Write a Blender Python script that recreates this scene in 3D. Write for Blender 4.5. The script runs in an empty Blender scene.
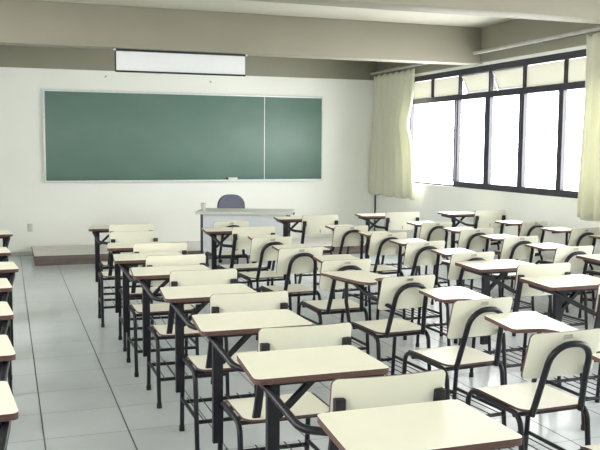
import bpy, bmesh, math, random
from mathutils import Vector, Matrix
random.seed(7)
C = bpy.context.scene.collection
PI = math.pi
W, D, ZC = 5.737, 12.60, 3.10          # window wall, board wall, ceiling
XL, YB = -2.2, -1.6                    # aisle-side wall, wall behind the camera
BEAM_Z = 2.65

# ------------------------------------------------------------------ materials
def principled(name, col, rough=.5, metal=0., spec=.5):
    m = bpy.data.materials.new(name); m.use_nodes = True
    b = m.node_tree.nodes['Principled BSDF']
    b.inputs['Base Color'].default_value = (*col, 1)
    b.inputs['Roughness'].default_value = rough
    b.inputs['Metallic'].default_value = metal
    b.inputs['Specular IOR Level'].default_value = spec
    return m, m.node_tree, b
def mottled(name, a, b_, scale=4., rough=.5, detail=4., bump=0., spec=.5, metal=0., stretch=(1,1,1)):
    m, nt, b = principled(name, a, rough, metal, spec)
    tc = nt.nodes.new('ShaderNodeTexCoord'); mp = nt.nodes.new('ShaderNodeMapping')
    mp.inputs['Scale'].default_value = stretch
    n = nt.nodes.new('ShaderNodeTexNoise'); n.inputs['Scale'].default_value = scale; n.inputs['Detail'].default_value = detail
    r = nt.nodes.new('ShaderNodeValToRGB')
    r.color_ramp.elements[0].position = .35; r.color_ramp.elements[1].position = .65
    r.color_ramp.elements[0].color = (*a, 1); r.color_ramp.elements[1].color = (*b_, 1)
    L = nt.links.new
    L(tc.outputs['Object'], mp.inputs['Vector']); L(mp.outputs['Vector'], n.inputs['Vector'])
    L(n.outputs['Fac'], r.inputs['Fac']); L(r.outputs['Color'], b.inputs['Base Color'])
    if bump:
        bp = nt.nodes.new('ShaderNodeBump'); bp.inputs['Strength'].default_value = bump; bp.inputs['Distance'].default_value = .01
        L(n.outputs['Fac'], bp.inputs['Height']); L(bp.outputs['Normal'], b.inputs['Normal'])
    return m
M = {}
M['wall'] = mottled('wall_paint', (.835,.85,.805), (.865,.88,.84), 1.3, .6, bump=.02)
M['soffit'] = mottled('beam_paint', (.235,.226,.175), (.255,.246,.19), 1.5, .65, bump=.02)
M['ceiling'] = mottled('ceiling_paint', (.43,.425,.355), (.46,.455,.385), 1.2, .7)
M['laminate'] = mottled('cream_laminate', (.76,.75,.63), (.80,.79,.67), 3., .37)
M['ply_edge'] = mottled('brown_edge', (.075,.036,.031), (.12,.06,.05), 30., .5, stretch=(1,1,6))
M['steel'] = mottled('black_steel', (.007,.007,.012), (.012,.012,.019), 12., .40, spec=.35)
M['rubber'] = mottled('black_rubber', (.008,.008,.009), (.014,.014,.014), 20., .7)
M['sticker'] = mottled('grey_sticker', (.34,.34,.33), (.42,.42,.40), 40., .6)
M['ink'] = mottled('dark_ink', (.07,.07,.08), (.1,.1,.1), 40., .6)
M['frame'] = mottled('window_steel', (.026,.026,.038), (.036,.036,.05), 8., .45)
M['bare'] = mottled('bright_metal', (.6,.6,.62), (.7,.7,.72), 10., .35, metal=.4)
M['alu'] = mottled('aluminium', (.66,.70,.70), (.72,.76,.76), 20., .4, metal=.15)
M['screen'] = mottled('screen_white', (.72,.74,.77), (.76,.78,.80), 2., .6)
M['blackcloth'] = mottled('screen_black', (.01,.01,.015), (.02,.02,.025), 10., .6)
M['grey_lam'] = mottled('grey_laminate', (.52,.53,.50), (.58,.585,.55), 5., .45)
M['panel_grey'] = mottled('grey_panel', (.60,.63,.65), (.65,.68,.70), 4., .5)
M['fabric'] = mottled('blue_grey_fabric', (.095,.10,.135), (.13,.135,.175), 60., .9, bump=.1)
M['step_top'] = mottled('worn_platform_top', (.70,.69,.66), (.76,.75,.72), 3., .6)
M['wood'] = mottled('dark_wood', (.125,.095,.08), (.20,.16,.14), 3., .55, stretch=(1,8,8))
M['plastic'] = mottled('white_plastic', (.55,.56,.55), (.6,.61,.6), 20., .4)
M['felt'] = mottled('dark_felt', (.02,.035,.025), (.03,.05,.04), 40., .9)
M['cream_plastic'] = mottled('cream_plastic', (.7,.70,.55), (.76,.76,.6), 20., .5)
M['rail'] = mottled('painted_rail', (.36,.36,.335), (.42,.42,.39), 10., .4)

def floor_mat():
    m, nt, b = principled('grey_floor_tile', (.6,.63,.65), .2)
    L = nt.links.new
    tc = nt.nodes.new('ShaderNodeTexCoord')
    mp = nt.nodes.new('ShaderNodeMapping'); mp.inputs['Location'].default_value = (-.1595, -4.635, 0)
    L(tc.outputs['Object'], mp.inputs['Vector'])
    sx = nt.nodes.new('ShaderNodeSeparateXYZ'); L(mp.outputs['Vector'], sx.inputs[0])
    def math_(op, a, bv=None, b2=None):
        n = nt.nodes.new('ShaderNodeMath'); n.operation = op
        if isinstance(a, float): n.inputs[0].default_value = a
        else: L(a, n.inputs[0])
        if bv is not None:
            if isinstance(bv, float): n.inputs[1].default_value = bv
            else: L(bv, n.inputs[1])
        return n.outputs[0]
    def line(o, period, half, soft):
        q = math_('DIVIDE', o, period); r = math_('ROUND', q); d = math_('ABSOLUTE', math_('SUBTRACT', q, r))
        d = math_('MULTIPLY', d, period)
        mr = nt.nodes.new('ShaderNodeMapRange'); mr.inputs['From Min'].default_value = half; mr.inputs['From Max'].default_value = half + soft
        mr.inputs['To Min'].default_value = 1; mr.inputs['To Max'].default_value = 0
        L(d, mr.inputs['Value']); return mr.outputs[0]
    gx = line(sx.outputs['X'], .4545, .0032, .002); gy = line(sx.outputs['Y'], .457, .0028, .002)
    gy = math_('MULTIPLY', gy, .75)
    g = math_('MAXIMUM', gx, gy)
    # one shade per tile
    ix = math_('FLOOR', math_('DIVIDE', sx.outputs['X'], .4545)); iy = math_('FLOOR', math_('DIVIDE', sx.outputs['Y'], .457))
    cb = nt.nodes.new('ShaderNodeCombineXYZ'); L(ix, cb.inputs[0]); L(iy, cb.inputs[1])
    wn = nt.nodes.new('ShaderNodeTexWhiteNoise'); wn.noise_dimensions = '2D'; L(cb.outputs[0], wn.inputs['Vector'])
    ns = nt.nodes.new('ShaderNodeTexNoise'); ns.inputs['Scale'].default_value = 5.; ns.inputs['Detail'].default_value = 5
    L(tc.outputs['Object'], ns.inputs['Vector'])
    v = math_('ADD', math_('MULTIPLY', wn.outputs['Value'], .35), math_('MULTIPLY', ns.outputs['Fac'], .65))
    cr = nt.nodes.new('ShaderNodeValToRGB'); L(v, cr.inputs['Fac'])
    cr.color_ramp.elements[0].position = .2; cr.color_ramp.elements[1].position = .8
    cr.color_ramp.elements[0].color = (.585,.63,.665,1); cr.color_ramp.elements[1].color = (.65,.695,.73,1)
    mx = nt.nodes.new('ShaderNodeMix'); mx.data_type = 'RGBA'
    L(g, mx.inputs['Factor']); L(cr.outputs['Color'], mx.inputs['A']); mx.inputs['B'].default_value = (.10,.105,.105,1)
    L(mx.outputs['Result'], b.inputs['Base Color'])
    ro = math_('ADD', math_('MULTIPLY', g, .4), .22); L(ro, b.inputs['Roughness'])
    return m
M['floor'] = floor_mat()

def board_mat():
    m, nt, b = principled('green_chalkboard', (.10,.20,.155), .42)
    L = nt.links.new
    tc = nt.nodes.new('ShaderNodeTexCoord')
    mp = nt.nodes.new('ShaderNodeMapping'); mp.inputs['Scale'].default_value = (1,1,1.6); mp.inputs['Rotation'].default_value = (0,.5,0)
    L(tc.outputs['Object'], mp.inputs['Vector'])
    n = nt.nodes.new('ShaderNodeTexNoise'); n.inputs['Scale'].default_value = 2.2; n.inputs['Detail'].default_value = 6
    L(mp.outputs['Vector'], n.inputs['Vector'])
    r = nt.nodes.new('ShaderNodeValToRGB'); L(n.outputs['Fac'], r.inputs['Fac'])
    r.color_ramp.elements[0].position = .3; r.color_ramp.elements[1].position = .75
    r.color_ramp.elements[0].color = (.115,.20,.168,1); r.color_ramp.elements[1].color = (.135,.225,.192,1)
    L(r.outputs['Color'], b.inputs['Base Color'])
    return m
M['board'] = board_mat()

def glass_mat(name, veil=0., col=(1,1,1)):
    m = bpy.data.materials.new(name); m.use_nodes = True
    nt = m.node_tree; nt.nodes.clear(); L = nt.links.new
    out = nt.nodes.new('ShaderNodeOutputMaterial')
    tr = nt.nodes.new('ShaderNodeBsdfTransparent'); gl = nt.nodes.new('ShaderNodeBsdfGlossy'); gl.inputs['Roughness'].default_value = .03
    lw = nt.nodes.new('ShaderNodeLayerWeight'); lw.inputs['Blend'].default_value = .12
    fr = nt.nodes.new('ShaderNodeMath'); fr.operation = 'MULTIPLY'; fr.inputs[1].default_value = .5; L(lw.outputs['Facing'], fr.inputs[0])
    mx = nt.nodes.new('ShaderNodeMixShader')
    L(fr.outputs[0], mx.inputs[0]); L(tr.outputs[0], mx.inputs[1]); L(gl.outputs[0], mx.inputs[2])
    last = mx.outputs[0]
    if veil:                                  # frosted: scatters daylight
        tl = nt.nodes.new('ShaderNodeBsdfTranslucent'); tl.inputs['Color'].default_value = (*col, 1)
        df = nt.nodes.new('ShaderNodeBsdfDiffuse'); df.inputs['Color'].default_value = (*col, 1)
        m1 = nt.nodes.new('ShaderNodeMixShader'); m1.inputs[0].default_value = .4
        L(tl.outputs[0], m1.inputs[1]); L(df.outputs[0], m1.inputs[2])
        m2 = nt.nodes.new('ShaderNodeMixShader'); m2.inputs[0].default_value = veil
        L(last, m2.inputs[1]); L(m1.outputs[0], m2.inputs[2]); last = m2.outputs[0]
    L(last, out.inputs['Surface'])
    return m
M['glass'] = glass_mat('clear_glass')
M['frosted'] = glass_mat('frosted_glass', .985, (.36,.36,.32))
M['cup'] = glass_mat('thin_plastic', .45, (.8,.82,.82))

def curtain_mat():
    m = bpy.data.materials.new('pale_green_cloth'); m.use_nodes = True
    nt = m.node_tree; nt.nodes.clear(); L = nt.links.new
    out = nt.nodes.new('ShaderNodeOutputMaterial')
    tc = nt.nodes.new('ShaderNodeTexCoord'); n = nt.nodes.new('ShaderNodeTexNoise'); n.inputs['Scale'].default_value = 90
    L(tc.outputs['Object'], n.inputs['Vector'])
    r = nt.nodes.new('ShaderNodeValToRGB'); L(n.outputs['Fac'], r.inputs['Fac'])
    r.color_ramp.elements[0].color = (.69,.69,.56,1); r.color_ramp.elements[1].color = (.74,.745,.62,1)
    df = nt.nodes.new('ShaderNodeBsdfDiffuse'); tl = nt.nodes.new('ShaderNodeBsdfTranslucent')
    L(r.outputs[0], df.inputs[0]); L(r.outputs[0], tl.inputs[0])
    mx = nt.nodes.new('ShaderNodeMixShader'); mx.inputs[0].default_value = .22
    L(df.outputs[0], mx.inputs[1]); L(tl.outputs[0], mx.inputs[2]); L(mx.outputs[0], out.inputs['Surface'])
    return m
M['curtain'] = curtain_mat()

# ------------------------------------------------------------------ mesh helpers
def obj(name, bm, mats, parent=None, angle=40, recalc=True):
    if recalc: bmesh.ops.recalc_face_normals(bm, faces=bm.faces)
    me = bpy.data.meshes.new(name); bm.to_mesh(me); bm.free()
    for mm in (mats if isinstance(mats, (list, tuple)) else [mats]): me.materials.append(M[mm])
    for p in me.polygons: p.use_smooth = True
    me.set_sharp_from_angle(angle=math.radians(angle))
    o = bpy.data.objects.new(name, me); C.objects.link(o)
    if parent: o.parent = parent
    return o
def tag(o, label=None, cat=None, group=None, kind=None):
    if label: o['label'] = label
    if cat: o['category'] = cat
    if group: o['group'] = group
    if kind: o['kind'] = kind
    return o
def empty(name, loc=(0,0,0), rz=0):
    o = bpy.data.objects.new(name, None); o.empty_display_size = .1
    C.objects.link(o); o.location = loc; o.rotation_euler = (0,0,rz); return o
def NB(): return bmesh.new()
def box(bm, lo, hi, bevel=0., mi=0):
    v = [bm.verts.new((x,y,z)) for x in (lo[0],hi[0]) for y in (lo[1],hi[1]) for z in (lo[2],hi[2])]
    F = [(0,1,3,2),(4,6,7,5),(0,4,5,1),(2,3,7,6),(0,2,6,4),(1,5,7,3)]
    fs = [bm.faces.new([v[i] for i in f]) for f in F]
    for f in fs: f.material_index = mi
    if bevel:
        es = list({e for f in fs for e in f.edges})
        bmesh.ops.bevel(bm, geom=es, offset=bevel, segments=2, profile=.5, affect='EDGES')
    return bm
def fillet(pts, R, n=5):
    P = [Vector(p) for p in pts]; out = [P[0]]
    for i in range(1, len(P)-1):
        a, b, c = P[i-1], P[i], P[i+1]; u = (a-b); v = (c-b); lu, lv = u.length, v.length
        u.normalize(); v.normalize(); ang = u.angle(v)
        if ang > PI-.02: out.append(b); continue
        t = min(R/math.tan(ang/2), .48*lu, .48*lv); r = t*math.tan(ang/2)
        p0, p1 = b+u*t, b+v*t; cen = b + (u+v).normalized()*(r/math.sin(ang/2))
        d0, d1 = p0-cen, p1-cen; th = d0.angle(d1)
        for k in range(n+1):
            f = k/n; out.append(cen + (d0*math.sin((1-f)*th)+d1*math.sin(f*th))/math.sin(th))
    out.append(P[-1]); return out
def sweep(bm, pts, prof, side=None, mi=0):
    """prof: list of (a,b) offsets; frame carried along the path; capped."""
    P = [Vector(p) for p in pts]; n = len(P); rings = []; N = None
    for i in range(n):
        t = (P[min(i+1,n-1)]-P[max(i-1,0)]).normalized()
        if N is None:
            ref = Vector(side) if side else (Vector((0,0,1)) if abs(t.z) < .9 else Vector((1,0,0)))
            N = (ref - t*ref.dot(t)).normalized()
        else: N = (N - t*N.dot(t)).normalized()
        B = t.cross(N)
        s = 1.
        if 0 < i < n-1:
            a = (P[i]-P[i-1]).normalized(); c = (P[i+1]-P[i]).normalized(); s = 1/max(.5, math.cos(a.angle(c)/2))
        rings.append([bm.verts.new(P[i]+(N*a_+B*b_)*1.0) for a_, b_ in prof])
    k = len(prof)
    for i in range(n-1):
        for j in range(k):
            bm.faces.new((rings[i][j], rings[i][(j+1)%k], rings[i+1][(j+1)%k], rings[i+1][j])).material_index = mi
    bm.faces.new(rings[0][::-1]).material_index = mi; bm.faces.new(rings[-1]).material_index = mi
    return bm
def circ(r, n=10): return [(r*math.cos(2*PI*i/n), r*math.sin(2*PI*i/n)) for i in range(n)]
def tube(bm, pts, r, R=.05, n=10): return sweep(bm, fillet(pts, R) if len(pts) > 2 else pts, circ(r, n))
def bar(bm, p0, p1, a, b, side): return sweep(bm, [p0, p1], [(-a/2,-b/2),(a/2,-b/2),(a/2,b/2),(-a/2,b/2)], side)
def round_poly(pts, R, n=5):
    out = []; k = len(pts)
    for i in range(k):
        a, b, c = Vector(pts[i-1]), Vector(pts[i]), Vector(pts[(i+1)%k]); r = R[i] if isinstance(R, (list,tuple)) else R
        u, v = a-b, c-b; lu, lv = u.length, v.length; u.normalize(); v.normalize(); ang = u.angle(v)
        t = min(r/math.tan(ang/2), .45*lu, .45*lv)
        if ang > PI-.05 or t < 1e-4: out.append(b); continue
        p0, p1 = b+u*t, b+v*t
        for j in range(n+1):
            f = j/n; out.append(p0*(1-f)**2 + b*2*f*(1-f) + p1*f*f)
    return out
def plate(bm, outline, z0, z1, edge_mi=1, top_mi=0, under_mi=1):
    lo = [bm.verts.new((p.x,p.y,z0)) for p in outline]; hi = [bm.verts.new((p.x,p.y,z1)) for p in outline]
    bm.faces.new(hi).material_index = top_mi; bm.faces.new(lo[::-1]).material_index = under_mi
    k = len(outline)
    for i in range(k): bm.faces.new((lo[i], lo[(i+1)%k], hi[(i+1)%k], hi[i])).material_index = edge_mi
    return bm
def sheet(bm, w, v0, v1, R, th, fmap, nx=18, nv=8, corners=(1,1,1,1), edge_mi=1, back_mi=0):
    """rounded rectangular bent plywood: u across, v along; fmap(u,v,t)->xyz. corners: v0-left, v0-right, v1-right, v1-left"""
    us = []
    h = w/2
    ring = [h*(-1+ (1-math.cos(PI/2*k/5))*R/h) for k in range(6)]
    us = ring + [ -h+R + (w-2*R)*k/(nx) for k in range(1,nx)] + [-x for x in ring[::-1]]
    def lim(u, on0, on1):
        d = max(0., abs(u)-(h-R)); q = R-math.sqrt(max(0., R*R-d*d))
        return (v0+(q if on0 else 0), v1-(q if on1 else 0))
    F, B = [], []
    for u in us:
        a, b = lim(u, corners[0] if u < 0 else corners[1], corners[3] if u < 0 else corners[2])
        col = [a+(b-a)*k/nv for k in range(nv+1)]
        F.append([bm.verts.new(fmap(u, v, 0)) for v in col]); B.append([bm.verts.new(fmap(u, v, th)) for v in col])
    nu = len(us)
    for i in range(nu-1):
        for k in range(nv):
            bm.faces.new((F[i][k],F[i+1][k],F[i+1][k+1],F[i][k+1])).material_index = 0
            bm.faces.new((B[i][k],B[i][k+1],B[i+1][k+1],B[i+1][k])).material_index = back_mi
        bm.faces.new((F[i][0],B[i][0],B[i+1][0],F[i+1][0])).material_index = edge_mi
        bm.faces.new((F[i][nv],F[i+1][nv],B[i+1][nv],B[i][nv])).material_index = edge_mi
    for k in range(nv):
        bm.faces.new((F[0][k],F[0][k+1],B[0][k+1],B[0][k])).material_index = edge_mi
        bm.faces.new((F[-1][k],B[-1][k],B[-1][k+1],F[-1][k+1])).material_index = edge_mi
    bmesh.ops.remove_doubles(bm, verts=bm.verts, dist=1e-5)
    return bm
def lathe(bm, prof, n=20, cx=0, cy=0):
    rings = [[bm.verts.new((cx+r*math.cos(2*PI*i/n), cy+r*math.sin(2*PI*i/n), z)) for i in range(n)] for r, z in prof]
    for a, b in zip(rings, rings[1:]):
        for i in range(n): bm.faces.new((a[i],a[(i+1)%n],b[(i+1)%n],b[i]))
    bm.faces.new(rings[0][::-1]); bm.faces.new(rings[-1]); return bm

# ------------------------------------------------------------------ the setting
def struct(name, bm, mats, label, cat, parent=None):
    o = obj(name, bm, mats, parent)
    if not parent: tag(o, label, cat, kind='structure')
    return o
b = NB(); box(b, (XL-.2,YB-.2,-.1), (W+.2,D+.2,0)); struct('floor', b, 'floor', 'pale grey tiled floor with dark grout lines', 'floor')
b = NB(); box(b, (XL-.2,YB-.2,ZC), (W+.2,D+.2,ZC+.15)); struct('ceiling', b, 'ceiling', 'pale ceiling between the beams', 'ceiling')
b = NB(); box(b, (XL-.2,D,0), (W+.2,D+.2,ZC)); struct('wall_front', b, 'wall', 'white wall behind the green chalkboard', 'wall')
LW = (-1.0, 8.6, 1.75, 2.6)
b = NB(); box(b, (XL-.2,YB-.2,0), (XL,D,LW[2])); box(b, (XL-.2,YB-.2,LW[3]), (XL,D,ZC)); box(b, (XL-.2,YB-.2,LW[2]), (XL,LW[0],LW[3])); box(b, (XL-.2,LW[1],LW[2]), (XL,D,LW[3])); struct('wall_left', b, 'wall', 'white wall on the left of the aisle', 'wall')
b = NB(); box(b, (XL,YB-.2,0), (W,YB,ZC)); struct('wall_back', b, 'wall', 'white wall behind the camera', 'wall')
SILL, HEAD = 1.06, 2.63
WIN = [(6.60, 11.45), (0.4, 5.25)]
b = NB(); edges = [YB-.2, WIN[1][0], WIN[1][1], WIN[0][0], WIN[0][1], D]
box(b, (W,YB-.2,0), (W+.2,D,SILL)); box(b, (W,YB-.2,HEAD), (W+.2,D,ZC))
for y0, y1 in ((edges[0],edges[1]),(edges[2],edges[3]),(edges[4],edges[5])): box(b, (W,y0,SILL), (W+.2,y1,HEAD))
struct('wall_right', b, 'wall', 'white wall holding the long window', 'wall')
for k, (y0, y1, lab) in enumerate(((9.40, 9.66, 'beige concrete beam above the projection screen'), (5.76, 6.02, 'beige concrete beam along the top edge of the photo'))):
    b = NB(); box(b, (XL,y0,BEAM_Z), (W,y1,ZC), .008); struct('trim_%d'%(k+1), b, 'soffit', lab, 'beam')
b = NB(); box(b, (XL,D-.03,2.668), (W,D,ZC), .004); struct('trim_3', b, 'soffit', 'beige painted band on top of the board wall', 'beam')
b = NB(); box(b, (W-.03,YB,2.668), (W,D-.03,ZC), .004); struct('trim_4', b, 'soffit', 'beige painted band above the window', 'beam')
b = NB(); box(b, (XL,D-.012,0), (.34,D,.055), .003); struct('baseboard_front', b, 'grey_lam', 'low grey baseboard left of the platform', 'baseboard')

# windows -----------------------------------------------------------
def window(name, Y0, Y1, muls, tilted, open_to, label):
    r = empty(name, (W, 0, 0)); tag(r, label, 'window', kind='structure')
    x0, x1 = .015, .075
    fr = NB()
    box(fr, (x0,Y0,HEAD-.075), (x1,Y1,HEAD-.0)); box(fr, (x0,Y0,2.225), (x1,Y1,2.30))
    box(fr, (x0,Y0,SILL), (x1,open_to,SILL+.075)); box(fr, (x0+.03,open_to,SILL), (x1,Y1,SILL+.02))
    box(fr, (x0,Y0,SILL+.075), (x1,Y0+.04,2.225)); box(fr, (x0,Y1-.035,SILL), (x1,Y1,2.225))
    box(fr, (x0,Y0,2.30), (x1,Y0+.04,HEAD-.075)); box(fr, (x0,Y1-.035,2.30), (x1,Y1,HEAD-.075))
    obj('window_frame', fr, 'frame', r)
    for y, z0, z1, w in muls:
        m = NB(); box(m, (x0,y-w/2,z0), (x1-.01,y+w/2,z1)); obj('mullion', m, 'frame', r)
    g = NB(); box(g, (.048,Y0+.02,SILL+.05), (.053,open_to,2.235)); obj('window_pane', g, 'glass', r)
    ts = sorted([m[0] for m in muls if m[1] > 2.2]); ts = [Y0+.02]+ts+[Y1-.02]
    for i in range(len(ts)-1):
        a, c = ts[i]+.012, ts[i+1]-.012
        s = NB(); box(s, (0,a,-.245), (.006,c,0))
        o = obj('transom_pane', s, 'frosted', r); o.location = (.05, 0, HEAD-.08)
        mid = (a+c)/2
        if any(abs(mid-t) < .3 for t in tilted):
            o.rotation_euler = (0, math.radians(-24), 0)
            f = NB()
            for (ya, yb, za, zb) in ((a-.004,a+.018,-.25,0),(c-.018,c+.004,-.25,0),(a,c,-.252,-.238),(a,c,-.012,0)): box(f, (-.012,ya,za), (.012,yb,zb))
            obj('sash_frame', f, 'bare', o)
            st = NB(); bar(st, (.0, c+.002, .0), (.13, c+.002, -.13), .012, .006, (0,1,0)); obj('stay_arm', st, 'frame', r).location = (.05,0,HEAD-.08)
    return r
mz = (2.30, HEAD-.075); lz = (SILL+.075, 2.225)
muls = [(y, *mz, .03) for y in (10.78, 10.01, 9.26, 8.52, 7.75)] + [(10.11, *lz, .025), (10.03, *lz, .03), (9.29, *lz, .12), (8.52, *lz, .05), (8.58, *lz, .03), (7.80, *lz, .085)]
window('window_1', 6.60, 11.45, muls, (9.64, 8.89), 10.11, 'long steel framed window with bright panes and tilted top sashes')
muls2 = [(y, *mz, .03) for y in (1.2, 2.0, 2.8, 3.6, 4.4)] + [(1.2, *lz, .06), (2.0, *lz, .06), (2.8, *lz, .06), (3.6, *lz, .06), (4.4, *lz, .06)]
window('fill_window_2', 0.4, 5.25, muls2, (), 5.2, 'unseen second steel framed window added to light the room evenly')  # out of view, added to even out the daylight
b = NB(); box(b, (W-.012,6.6,SILL-.02), (W+.08,11.45,SILL), .003); struct('trim_5', b, 'wall', 'thin white sill along the bottom of the window', 'sill')

r = empty('fill_window_3', (XL, 0, 0)); tag(r, 'unseen high window added in the left wall to brighten the room', 'window', kind='structure')  # unseen opening, added so daylight also fills the left side
f = NB()
for za, zb in ((LW[2],LW[2]+.05),(LW[3]-.05,LW[3])): box(f, (-.08,LW[0],za), (-.02,LW[1],zb))
for k in range(9):
    y = LW[0]+(LW[1]-LW[0]-.05)*k/8; box(f, (-.08,y,LW[2]), (-.02,y+.05,LW[3]))
obj('window_frame', f, 'frame', r)
f = NB(); box(f, (-.053,LW[0]+.02,LW[2]+.02), (-.048,LW[1]-.02,LW[3]-.02)); obj('window_pane', f, 'glass', r)
# curtain rail + curtains ---------------------------------------------
RX = W-.13
b = NB(); tube(b, [(RX,5.9,2.79),(RX,12.56,2.765)], .022, n=10)
rail = tag(obj('curtain_rail', b, 'rail'), 'pale curtain rail running above the whole window', 'curtain rail')
for y in (6.4, 8.1, 9.72, 11.6):
    k = NB(); box(k, (RX-.005,y-.015,2.755), (W-.028,y+.015,2.80), .003); obj('rail_bracket', k, 'rail', rail)
def curtain(y0, y1, zt, zb, n, amp, label, flare0=0., flare1=0., pinch=None):
    bm = NB(); nu, nv = n*10, 26; grid = []
    rnd = [random.uniform(.6,1.25) for _ in range(n+1)]; ph = [random.uniform(-.5,.5) for _ in range(n+1)]
    for j in range(nv+1):
        f = j/nv; z = zt+(zb-zt)*f; row = []
        for i in range(nu+1):
            s = i/nu; k = min(n-1, int(s*n))
            a = y0+flare0*f; c = y1+flare1*f
            if pinch: c += pinch*math.exp(-((f-.42)/.14)**2)
            t = s*n; ka = rnd[k]*(1-(t-k))+rnd[k+1]*(t-k)
            x = RX + amp*ka*math.sin(2*PI*t+ph[k]*math.sin(PI*(t-k))) * (.55+.45*f) + .012*math.sin(5*f+3*s)
            zz = z + .012*math.sin(2*PI*t*.5+1)*(f if j == nv else 0) - .035*abs(math.sin(PI*t))*(1-f)**4
            row.append(bm.verts.new((x, a+(c-a)*s+.006*math.sin(4*PI*t), zz)))
        grid.append(row)
    for j in range(nv):
        for i in range(nu): bm.faces.new((grid[j][i],grid[j][i+1],grid[j+1][i+1],grid[j+1][i]))
    o = obj('curtain', bm, 'curtain', angle=80, recalc=False)
    md = o.modifiers.new('thickness', 'SOLIDIFY'); md.thickness = .003
    return tag(o, label, 'curtain', 'pale green curtains')
curtain(12.46, 11.03, 2.728, .83, 7, .058, 'pale green curtain hanging in the corner beside the chalkboard wall', flare0=.12, flare1=-.05, pinch=.14)
curtain(7.22, 6.12, 2.75, .87, 6, .055, 'pale green curtain at the right edge of the photo, nearer the camera', flare0=.03)

# chalkboard ----------------------------------------------------------
bx0, bx1, bz0, bz1 = .539, 4.763, 1.073, 2.351
b = NB(); box(b, (bx0,D-.025,bz0), (bx1,D-.004,bz1), .002)
cb = obj('chalkboard', b, 'board'); tag(cb, 'long dark green chalkboard on the white front wall', 'chalkboard')
f = NB(); w = .03
for lo, hi in (((bx0-w,D-.032,bz1),(bx1+w*.4,D-.002,bz1+.028)), ((bx0-w,D-.032,bz0-w),(bx0,D-.002,bz1)), ((bx1,D-.032,bz0-w),(bx1+w*.5,D-.002,bz1-.2)), ((bx0,D-.032,bz0-w),(bx1,D-.002,bz0))): box(f, lo, hi, .003)
obj('board_frame', f, 'alu', cb)
f = NB(); box(f, (bx0-.02,D-.085,bz0-.022), (bx1+.01,D-.03,bz0-.010), .002); box(f, (bx0-.02,D-.088,bz0-.022), (bx1+.01,D-.085,bz0+.002)); obj('chalk_tray', f, 'alu', cb)
f = NB(); box(f, (3.806,D-.028,bz0), (3.816,D-.022,bz1)); obj('board_seam', f, 'alu', cb)
er = empty('chalk_eraser', (3.28,D-.059,bz0-.0098)); tag(er, 'small cream eraser with dark end resting on the chalk tray', 'eraser')
f = NB(); box(f, (-.06,-.022,0), (.085,.022,.045), .006); obj('eraser_block', f, 'cream_plastic', er)
f = NB(); box(f, (-.085,-.021,0), (-.06,.021,.04), .004); obj('felt_pad', f, 'felt', er)

# projection screen hanging under the beam ---------------------------------
ps = empty('projection_screen', (1.905, 9.50, 2.40)); tag(ps, 'white projection screen rolled mostly up below the beam', 'projection screen')
f = NB(); box(f, (-.735,-.004,.012), (.735,.004,.232)); obj('screen_sheet', f, 'screen', ps)
f = NB(); box(f, (-.74,-.02,.225), (.74,.02,.246), .004); obj('top_border', f, 'blackcloth', ps)
f = NB(); box(f, (-.74,-.014,-.004), (.74,.014,.016), .004); obj('bottom_bar', f, 'blackcloth', ps)
f = NB(); box(f, (-.748,-.008,.0), (-.735,.008,.24)); obj('side_border', f, 'blackcloth', ps)
for x in (-.75, .75):
    f = NB(); box(f, (x-.014,-.02,.228), (x+.014,.02,.2505), .003); obj('end_bracket', f, 'bare', ps)
f = NB(); tube(f, [(-.30,-.0,.0),(-.30,-.0,-.012),(-.24,-.0,-.012),(-.24,-.0,.0)], .004, .004, 6); obj('pull_handle', f, 'bare', ps)

# outlet, conduit, platform ------------------------------------------------
ot = empty('wall_outlet', (.30, D, .40)); tag(ot, 'small grey outlet plate low on the wall left of the platform', 'outlet')
f = NB(); box(f, (-.035,-.010,-.058), (.035,0,.058), .004); obj('outlet_plate', f, 'plastic', ot)
for z in (-.025, .025):
    f = NB(); box(f, (-.016,-.013,z-.014), (.016,-.009,z+.014), .002); obj('socket', f, 'grey_lam', ot)
for k, x in enumerate((1.40, 2.96)):
    b = NB(); sweep(b, [(x,D,2.585-.03*k),(x,D-.018,2.585-.03*k)], circ(.014,10)); tag(obj('wall_plug', b, 'sticker'), 'small grey wall plug just below the %s of the projection screen' % ('left end' if k == 0 else 'right half'), 'wall plug', 'plugs above the chalkboard')
b = NB(); tube(b, [(W-.02,D-.02,0),(W-.02,D-.02,2.66)], .011, n=8); tag(obj('corner_conduit', b, 'frame'), 'thin dark conduit running up the corner behind the curtain', 'conduit')
pf = empty('teaching_platform', (.33, 11.46, 0)); tag(pf, 'low dark wooden platform along the wall under the chalkboard', 'platform')
f = NB(); box(f, (0,0,0), (4.85,.03,.105), .003); obj('front_board', f, 'wood', pf)
f = NB(); box(f, (0,.03,0), (.03,1.11,.105)); obj('side_board', f, 'wood', pf)
f = NB(); box(f, (-.01,-.012,.105), (4.86,1.115,.13), .004); obj('platform_top', f, 'step_top', pf)
f = NB(); box(f, (-.012,-.016,.105), (4.862,-.012,.1302)); box(f, (-.016,-.016,.105), (-.010,1.115,.1302)); obj('edge_strip', f, 'wood', pf)

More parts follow.
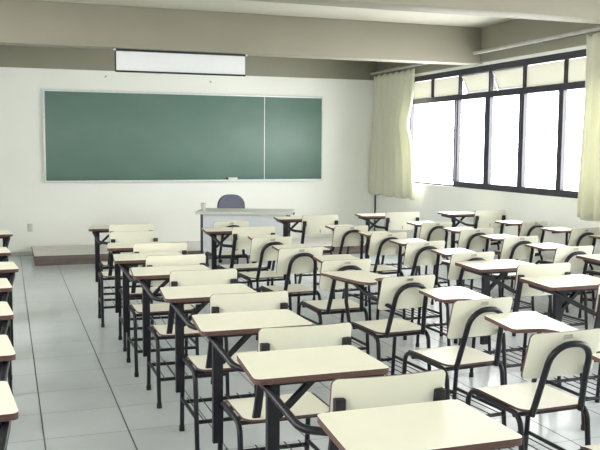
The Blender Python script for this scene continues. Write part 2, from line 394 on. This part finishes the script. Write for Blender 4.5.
# teacher's desk, cup and chair ----------------------------------------
td = empty('teacher_desk', (2.22, 10.31, 0), math.radians(-21.5)); tag(td, 'long grey desk in front of the platform, below the chalkboard', 'desk')
f = NB(); plate(f, round_poly([Vector((0,0)),Vector((1.23,0)),Vector((1.23,.60)),Vector((0,.60))], .02), .735, .77, 0, 0, 0); obj('desktop', f, 'grey_lam', td)
f = NB(); box(f, (1.23,.0,.742), (1.245,.16,.763)); obj('edge_strip', f, 'frame', td)
f = NB(); box(f, (.10,.05,.22), (1.14,.065,.735)); obj('front_panel', f, 'panel_grey', td)
for x in (.06, 1.14):
    f = NB(); box(f, (x,.04,.03), (x+.03,.075,.735), .003); obj('leg', f, 'frame', td)
    f = NB(); box(f, (x,.50,.03), (x+.03,.535,.735), .003); obj('leg', f, 'frame', td)
    f = NB(); box(f, (x-.005,-.0,0), (x+.035,.58,.03), .003); obj('foot_bar', f, 'frame', td)
cp = empty('plastic_cup', (2.355, 10.43, .7702)); tag(cp, 'small clear cup standing on the left end of the grey desk', 'cup')
f = NB(); lathe(f, [(.024,0),(.034,.095),(.032,.095),(.022,.004)], 18); obj('cup_body', f, 'cup', cp)
f = NB(); lathe(f, [(.0345,.092),(.037,.094),(.037,.098),(.0345,.098)], 18); obj('cup_rim', f, 'cup', cp)
tc = empty('swivel_chair', (2.975, 11.02, 0), math.radians(8)); tag(tc, 'grey round-backed swivel chair behind the long grey desk', 'chair')
for k in range(5):
    a = 2*PI*k/5+.3; f = NB(); bar(f, (.02*math.cos(a),.02*math.sin(a),.10), (.25*math.cos(a),.25*math.sin(a),.075), .03, .04, (0,0,1)); lg = obj('base_arm', f, 'rubber', tc)
    f = NB()
    for s in (-1,1):
        px, py = .25*math.cos(a)-s*.014*math.sin(a), .25*math.sin(a)+s*.014*math.cos(a)
        sweep(f, [(px-.006*-math.sin(a),py-.006*math.cos(a),.027),(px+.006*-math.sin(a),py+.006*math.cos(a),.027)], circ(.027,12))
    obj('caster', f, 'rubber', lg)
f = NB(); lathe(f, [(.035,.07),(.035,.15),(.025,.16),(.025,.42),(.05,.425),(.05,.44)], 14); obj('column', f, 'rubber', tc)
f = NB(); sheet(f, .46, -.22, .22, .12, .06, lambda u,v,t: (u, v, .44+t+.012*math.cos(u*6)*math.cos(v*5)), edge_mi=0); obj('seat', f, 'fabric', tc)
f = NB(); bar(f, (0,.15,.43), (0,.30,.43), .05, .012, (1,0,0)); bar(f, (0,.295,.425), (0,.28,.80), .05, .012, (1,0,0)); obj('back_support', f, 'rubber', tc)
def tback(u, v, t): return (u, .255+.35*u*u*-1+(.045 if t else 0), .56+v)
f = NB(); sheet(f, .40, 0, .36, .16, 1, tback, edge_mi=1, back_mi=1); obj('backrest', f, ['fabric','rubber'], tc)

# ------------------------------------------------------------------ student chairs
TR = .0125
def common_frame(root, hw, yf, yr, cx=0., dz=0., rackz=.17):
    for x in (cx-hw, cx+hw):
        f = NB(); tube(f, [(x,yf+.035,.0135),(x,yf,.43+dz),(x,(yf+yr)/2,.43+dz)], TR, .06); l = obj('leg', f, 'steel', root)
        f = NB(); tube(f, [(x,yf+.0352,0),(x,yf+.034,.03)], TR+.003, n=10); obj('foot_cap', f, 'rubber', l)
        f = NB(); tube(f, [(x,yr-.045,.0135),(x,yr,.425+dz),(x,(yf+yr)/2,.43+dz)], TR, .06); l = obj('leg', f, 'steel', root)
        f = NB(); tube(f, [(x,yr-.0452,0),(x,yr-.042,.03)], TR+.003, n=10); obj('foot_cap', f, 'rubber', l)
        f = NB(); tube(f, [(x,yf+.02,rackz+.02),(x,yr-.02,rackz+.02)], .010, n=8); obj('side_rail', f, 'steel', root)
    for y in (yf+.018, yr-.022):
        f = NB(); tube(f, [(cx-hw,y,rackz),(cx+hw,y,rackz)], .011, n=8); obj('stretcher', f, 'steel', root)
    for y in (yf-.07, yr+.05):
        f = NB(); tube(f, [(cx-hw,y,.412+dz),(cx+hw,y,.412+dz)], .011, n=8); obj('seat_bar', f, 'steel', root)
    f = NB()
    for k in range(6):
        x = cx-hw+.035+(2*hw-.07)*k/5; tube(f, [(x,yf+.05,rackz+.012),(x,yr-.05,rackz+.012)], .0032, n=6)
    obj('book_rack', f, 'steel', root)
def seat_part(root, w, y0, y1, cx=0., dz=0.):
    def fm(u, v, t):
        e = max(0., (v-(y1-.10))/.10); dip = .008*(1-(2*u/w)**2)
        return (u+cx, v, .438+dz+t*1.0 - .028*e*e - dip*math.sin(PI*(v-y0)/(y1-y0)))
    f = NB(); sheet(f, w, y0, y1, .06, .011, fm, edge_mi=1); obj('seat', f, ['laminate','ply_edge'], root)
def back_part(root, w, z0, z1, ybot, ytop, curve, cut=True):
    def fm(u, v, t):
        k = (v-z0)/(z1-z0); return (u, ybot+(ytop-ybot)*k + curve*(2*u/w)**2 + t, v)
    f = NB(); sheet(f, w, z0, z1, .022, .011, fm, edge_mi=1)
    return obj('backrest', f, ['laminate','ply_edge'], root), fm

def make_desk_chair(name, s=1, desk=True, off=0.):
    """chair with an attached rectangular desk; s=-1 mirrors the desk post to the other side"""
    r = empty(name); hw = .215; yf, yr = .385, .06; cx = -.068 if s > 0 else .095
    common_frame(r, hw, yf, yr, cx)
    seat_part(r, .40, .02, .41, cx)
    bk, fm = back_part(r, .42, .625, .84, .035, .0, .022)
    f = NB(); q = fm(0, .665, 0); box(f, (-.006,q[1]-.004,.642), (.006,q[1]+.001,.678), .001); obj('slot', f, 'sticker', bk)
    for x in (-.185, .185):
        f = NB(); sweep(f, fillet([(x-.030*s,yr+.0,.425),(x-.022*s,.045,.50),(x,.022,.755)], .1), [(-.016,-.009),(.016,-.009),(.016,.009),(-.016,.009)], (1,0,0)); p = obj('back_post', f, 'steel', r)
        f = NB(); box(f, (x-.019,.006,.72), (x+.019,.034,.775), .004); obj('post_cap', f, 'rubber', p)
    if not desk: return r
    dx = -.10*s+off; a, c = dx-.25, dx+.25
    f = NB(); plate(f, round_poly([Vector((a-(.035 if s > 0 else 0),.33)),Vector((c+(0 if s > 0 else .035),.33)),Vector((c,.72)),Vector((a,.72))], .03), .748, .77); obj('desktop', f, ['laminate','ply_edge'], r)
    px = (-.30 if s > 0 else .315)+off; py = .385
    f = NB(); bar(f, (px,py,.235), (px,py,.747), .046, .028, (1,0,0)); post = obj('desk_post', f, 'steel', r)
    f = NB(); bar(f, (px+.02*s,py,.61), (px+.16*s,py,.742), .026, .02, (0,1,0)); obj('brace', f, 'steel', post)
    f = NB(); bar(f, (px,py-.03,.738), (px,py+.28,.738), .03, .018, (1,0,0)); bar(f, (px,py,.738), (px+.44*s,py,.738), .03, .018, (0,1,0)); obj('top_support', f, 'steel', post)
    f = NB(); tube(f, [(px-.028*s,.62,.735),(px-.032*s,.37,.730),(px-.0*s,.075,.665),(-.19*s,.034,.655)], .0145, .065); obj('arm_tube', f, 'steel', r)
    return r

def make_tablet_chair(name, s=1):
    r = empty(name); hw = .178; yf, yr = .55, .145
    common_frame(r, hw, yf, yr, .02, .018)
    seat_part(r, .345, .13, .575, .02, .018)
    bk, fm = back_part(r, .37, .615, .823, .100, .040, .010)
    q = fm(0, .803, 0); f = NB(); box(f, (-.022,q[1]-.002,.792), (.022,q[1]+.001,.812)); st = obj('sticker', f, 'sticker', bk); st['label'] = 'small grey sticker'
    f = NB()
    for x, w_ in ((-.015,.006),(-.006,.007),(.004,.006),(.013,.007)): box(f, (x-w_/2,q[1]-.003,.797), (x+w_/2,q[1]-.0015,.807))
    obj('printed_mark', f, 'ink', st)
    # inverted U behind the backrest
    P = [(-.108,yr-.012,.44),(-.096,.085,.60),(-.090,.026,.772),(.110,.026,.772),(.130,.085,.60),(.152,yr-.012,.44)]
    P = [(x, y-(.0 if z < .5 else .0), z) for x, y, z in P]
    f = NB(); tube(f, P, .0145, .10, n=12); obj('back_loop', f, 'steel', r)
    pts = [(.0,.685),(.31,.70),(.228,.25),(.185,.195),(.13,.215),(.10,.33),(-.055,.355)]
    pts = [Vector((x*s, y)) for x, y in pts]
    if s < 0: pts = pts[::-1]
    R_ = [.03,.04,.05,.03,.03,.12,.03]
    if s < 0: R_ = R_[::-1]
    f = NB(); plate(f, round_poly(pts, R_), .752, .77); obj('writing_tablet', f, ['laminate','ply_edge'], r)
    x = .17*s
    f = NB(); tube(f, [(x,.50,.42),(x+.03*s,.50,.60),(x+.03*s,.50,.7515)], TR, .05); obj('tablet_post', f, 'steel', r)
    f = NB(); tube(f, [(x+.06*s,.66,.738),(x+.03*s,.40,.738),(x+.03*s,.16,.69),(.015+.115*s,.077,.63)], TR, .07); obj('arm_tube', f, 'steel', r)
    f = NB(); tube(f, [(.0*s,.50,.738),(.20*s,.50,.738)], .009, n=8); obj('tablet_support', f, 'steel', r)
    return r
def dup(root):
    c = root.copy(); C.objects.link(c)
    for ch in root.children:
        d = ch.copy(); C.objects.link(d); d.parent = c
        for g in ch.children:
            e = g.copy(); C.objects.link(e); e.parent = d
    return c
ORD = ['nearest to the camera','second from the camera','third from the camera','fourth from the camera','fifth from the camera','sixth from the camera','seventh from the camera','eighth from the camera','ninth from the camera','tenth from the camera']
protos = {}
def place(kind, x, y, deg, label, group):
    if kind not in protos:
        protos[kind] = {'desk': lambda: make_desk_chair('desk_chair', 1), 'desk_m': lambda: make_desk_chair('desk_chair', -1),
                        'desk_c': lambda: make_desk_chair('desk_chair', 1, True, .09), 'plain': lambda: make_desk_chair('classroom_chair', 1, False), 'tab': lambda: make_tablet_chair('tablet_chair', 1), 'tab_m': lambda: make_tablet_chair('tablet_chair', -1)}[kind]()
        o = protos[kind]
    else: o = dup(protos[kind])
    o.location = (x, y, 0); o.rotation_euler = (0, 0, math.radians(deg))
    return tag(o, label, 'chair', group)
# line of desk chairs right of the aisle
A = [(1.24,1.66,0),(1.20,2.47,0),(1.19,3.28,0),(1.18,4.12,0),(1.13,4.97,0),(1.10,5.71,0),(1.12,6.45,-2),(1.05,7.38,-2,1),(1.12,8.06,-2)]
for i, (x, y, a, *tab) in enumerate(A):
    t = 'farthest, by the platform,' if i == len(A)-1 else ORD[i]
    place('plain' if tab else 'desk', x, y, a, ('cream chair with no desk top showing, second from the platform, right of the aisle' if tab else 'cream desk chair %s in the line right of the aisle' % t), 'chairs along the aisle')
# line left of the aisle, at the edge of the photo
Lc = [(-.365,2.34,0),(-.365,3.10,0),(-.365,3.92,0),(-.365,4.74,0),(-.32,5.50,0),(-.365,6.4,0),(-.34,7.78,0)]
for i, (x, y, a) in enumerate(Lc):
    t = 'farthest one' if i == len(Lc)-1 else ORD[i]
    place('desk_m', x, y, a, 'cream desk chair %s in the line at the left photo edge' % t, 'desk chairs left of the aisle')
ROWS = {
 'second line from the aisle': [('tab',2.22,2.06,1),('tab',2.24,2.88,2),('tab',2.31,3.65,5),('tab_m',2.285,4.45,4),('tab',2.20,5.23,2),('tab',2.125,5.96,4),('tab',2.13,6.72,4),('desk',2.19,7.53,0),('tab',2.17,8.26,0)],
 'third line from the aisle': [('desk_c',3.35,3.83,1),('desk_c',3.33,4.60,2),('tab',3.26,5.34,2),('tab',3.26,6.08,4),('tab',3.26,6.79,4),('tab',3.19,7.50,4),('desk',3.27,8.62,-2)],
 'fourth line from the aisle': [('desk_c',4.44,4.68,2),('tab',4.25,5.45,4),('tab',4.26,6.20,4),('tab',4.25,6.92,3),('tab',4.21,7.64,4),('desk',4.35,8.77,-4)],
 'line nearest the window wall': [('tab',5.30,5.92,6),('tab',5.30,6.66,8),('tab',5.30,7.48,10),('desk',5.53,8.77,0)],
}
for line, items in ROWS.items():
    for i, (k, x, y, a) in enumerate(items):
        t = 'farthest' if i == len(items)-1 else ORD[i]
        kind = 'cream desk chair' if k[:4] == 'desk' else 'cream tablet-arm chair'
        place(k, x, y, a, '%s %s in the %s' % (kind, t, line), ('desk chairs in the ' if k[:4] == 'desk' else 'tablet-arm chairs in the ')+line)

# ------------------------------------------------------------------ daylight
wd = bpy.data.worlds.new('overcast_sky'); bpy.context.scene.world = wd; wd.use_nodes = True
bg = wd.node_tree.nodes['Background']; bg.inputs['Color'].default_value = (1.0,.995,.985,1); bg.inputs['Strength'].default_value = 6.0
l = bpy.data.lights.new('daylight_portal', 'AREA'); l.shape = 'RECTANGLE'; l.size = LW[3]-LW[2]; l.size_y = LW[1]-LW[0]; l.cycles.is_portal = True
o = bpy.data.objects.new('daylight_portal', l); C.objects.link(o); o.location = (XL-.21, (LW[0]+LW[1])/2, (LW[2]+LW[3])/2); o.rotation_euler = (0, -PI/2, 0)
for y0, y1 in WIN:                       # sampling portals in the window openings
    l = bpy.data.lights.new('daylight_portal', 'AREA'); l.shape = 'RECTANGLE'; l.size = HEAD-SILL; l.size_y = y1-y0
    l.cycles.is_portal = True
    o = bpy.data.objects.new('daylight_portal', l); C.objects.link(o)
    o.location = (W+.21, (y0+y1)/2, (HEAD+SILL)/2); o.rotation_euler = (0, PI/2, 0)

# ------------------------------------------------------------------ camera (fitted to the photograph)
yaw, pitch, roll, f_px = .3372, -.0943, .0072, 837.6
cy, sy, cp_, sp = math.cos(yaw), math.sin(yaw), math.cos(pitch), math.sin(pitch)
fwd = Vector((sy*cp_, cy*cp_, sp)); right = Vector((cy,-sy,0)); up = right.cross(fwd)
cr, sr = math.cos(roll), math.sin(roll)
r2, u2 = right*cr+up*sr, up*cr-right*sr
cam = bpy.data.cameras.new('camera'); cam.sensor_width = 36; cam.lens = f_px/600*36; cam.clip_start = .05
co = bpy.data.objects.new('camera', cam); C.objects.link(co)
mw = Matrix((r2, u2, -fwd)).transposed().to_4x4(); mw.translation = (0,0,1.6); co.matrix_world = mw
S = bpy.context.scene; S.camera = co
S.view_settings.view_transform = 'Standard'; S.view_settings.look = 'None'; S.view_settings.gamma = 1; S.view_settings.use_curve_mapping = False
S.view_settings.exposure = 1.44
S.cycles.max_bounces = 14; S.cycles.diffuse_bounces = 10; S.cycles.transparent_max_bounces = 12
S.cycles.use_denoising = True
S.cycles.sample_clamp_indirect = 20
S.cycles.caustics_reflective = False
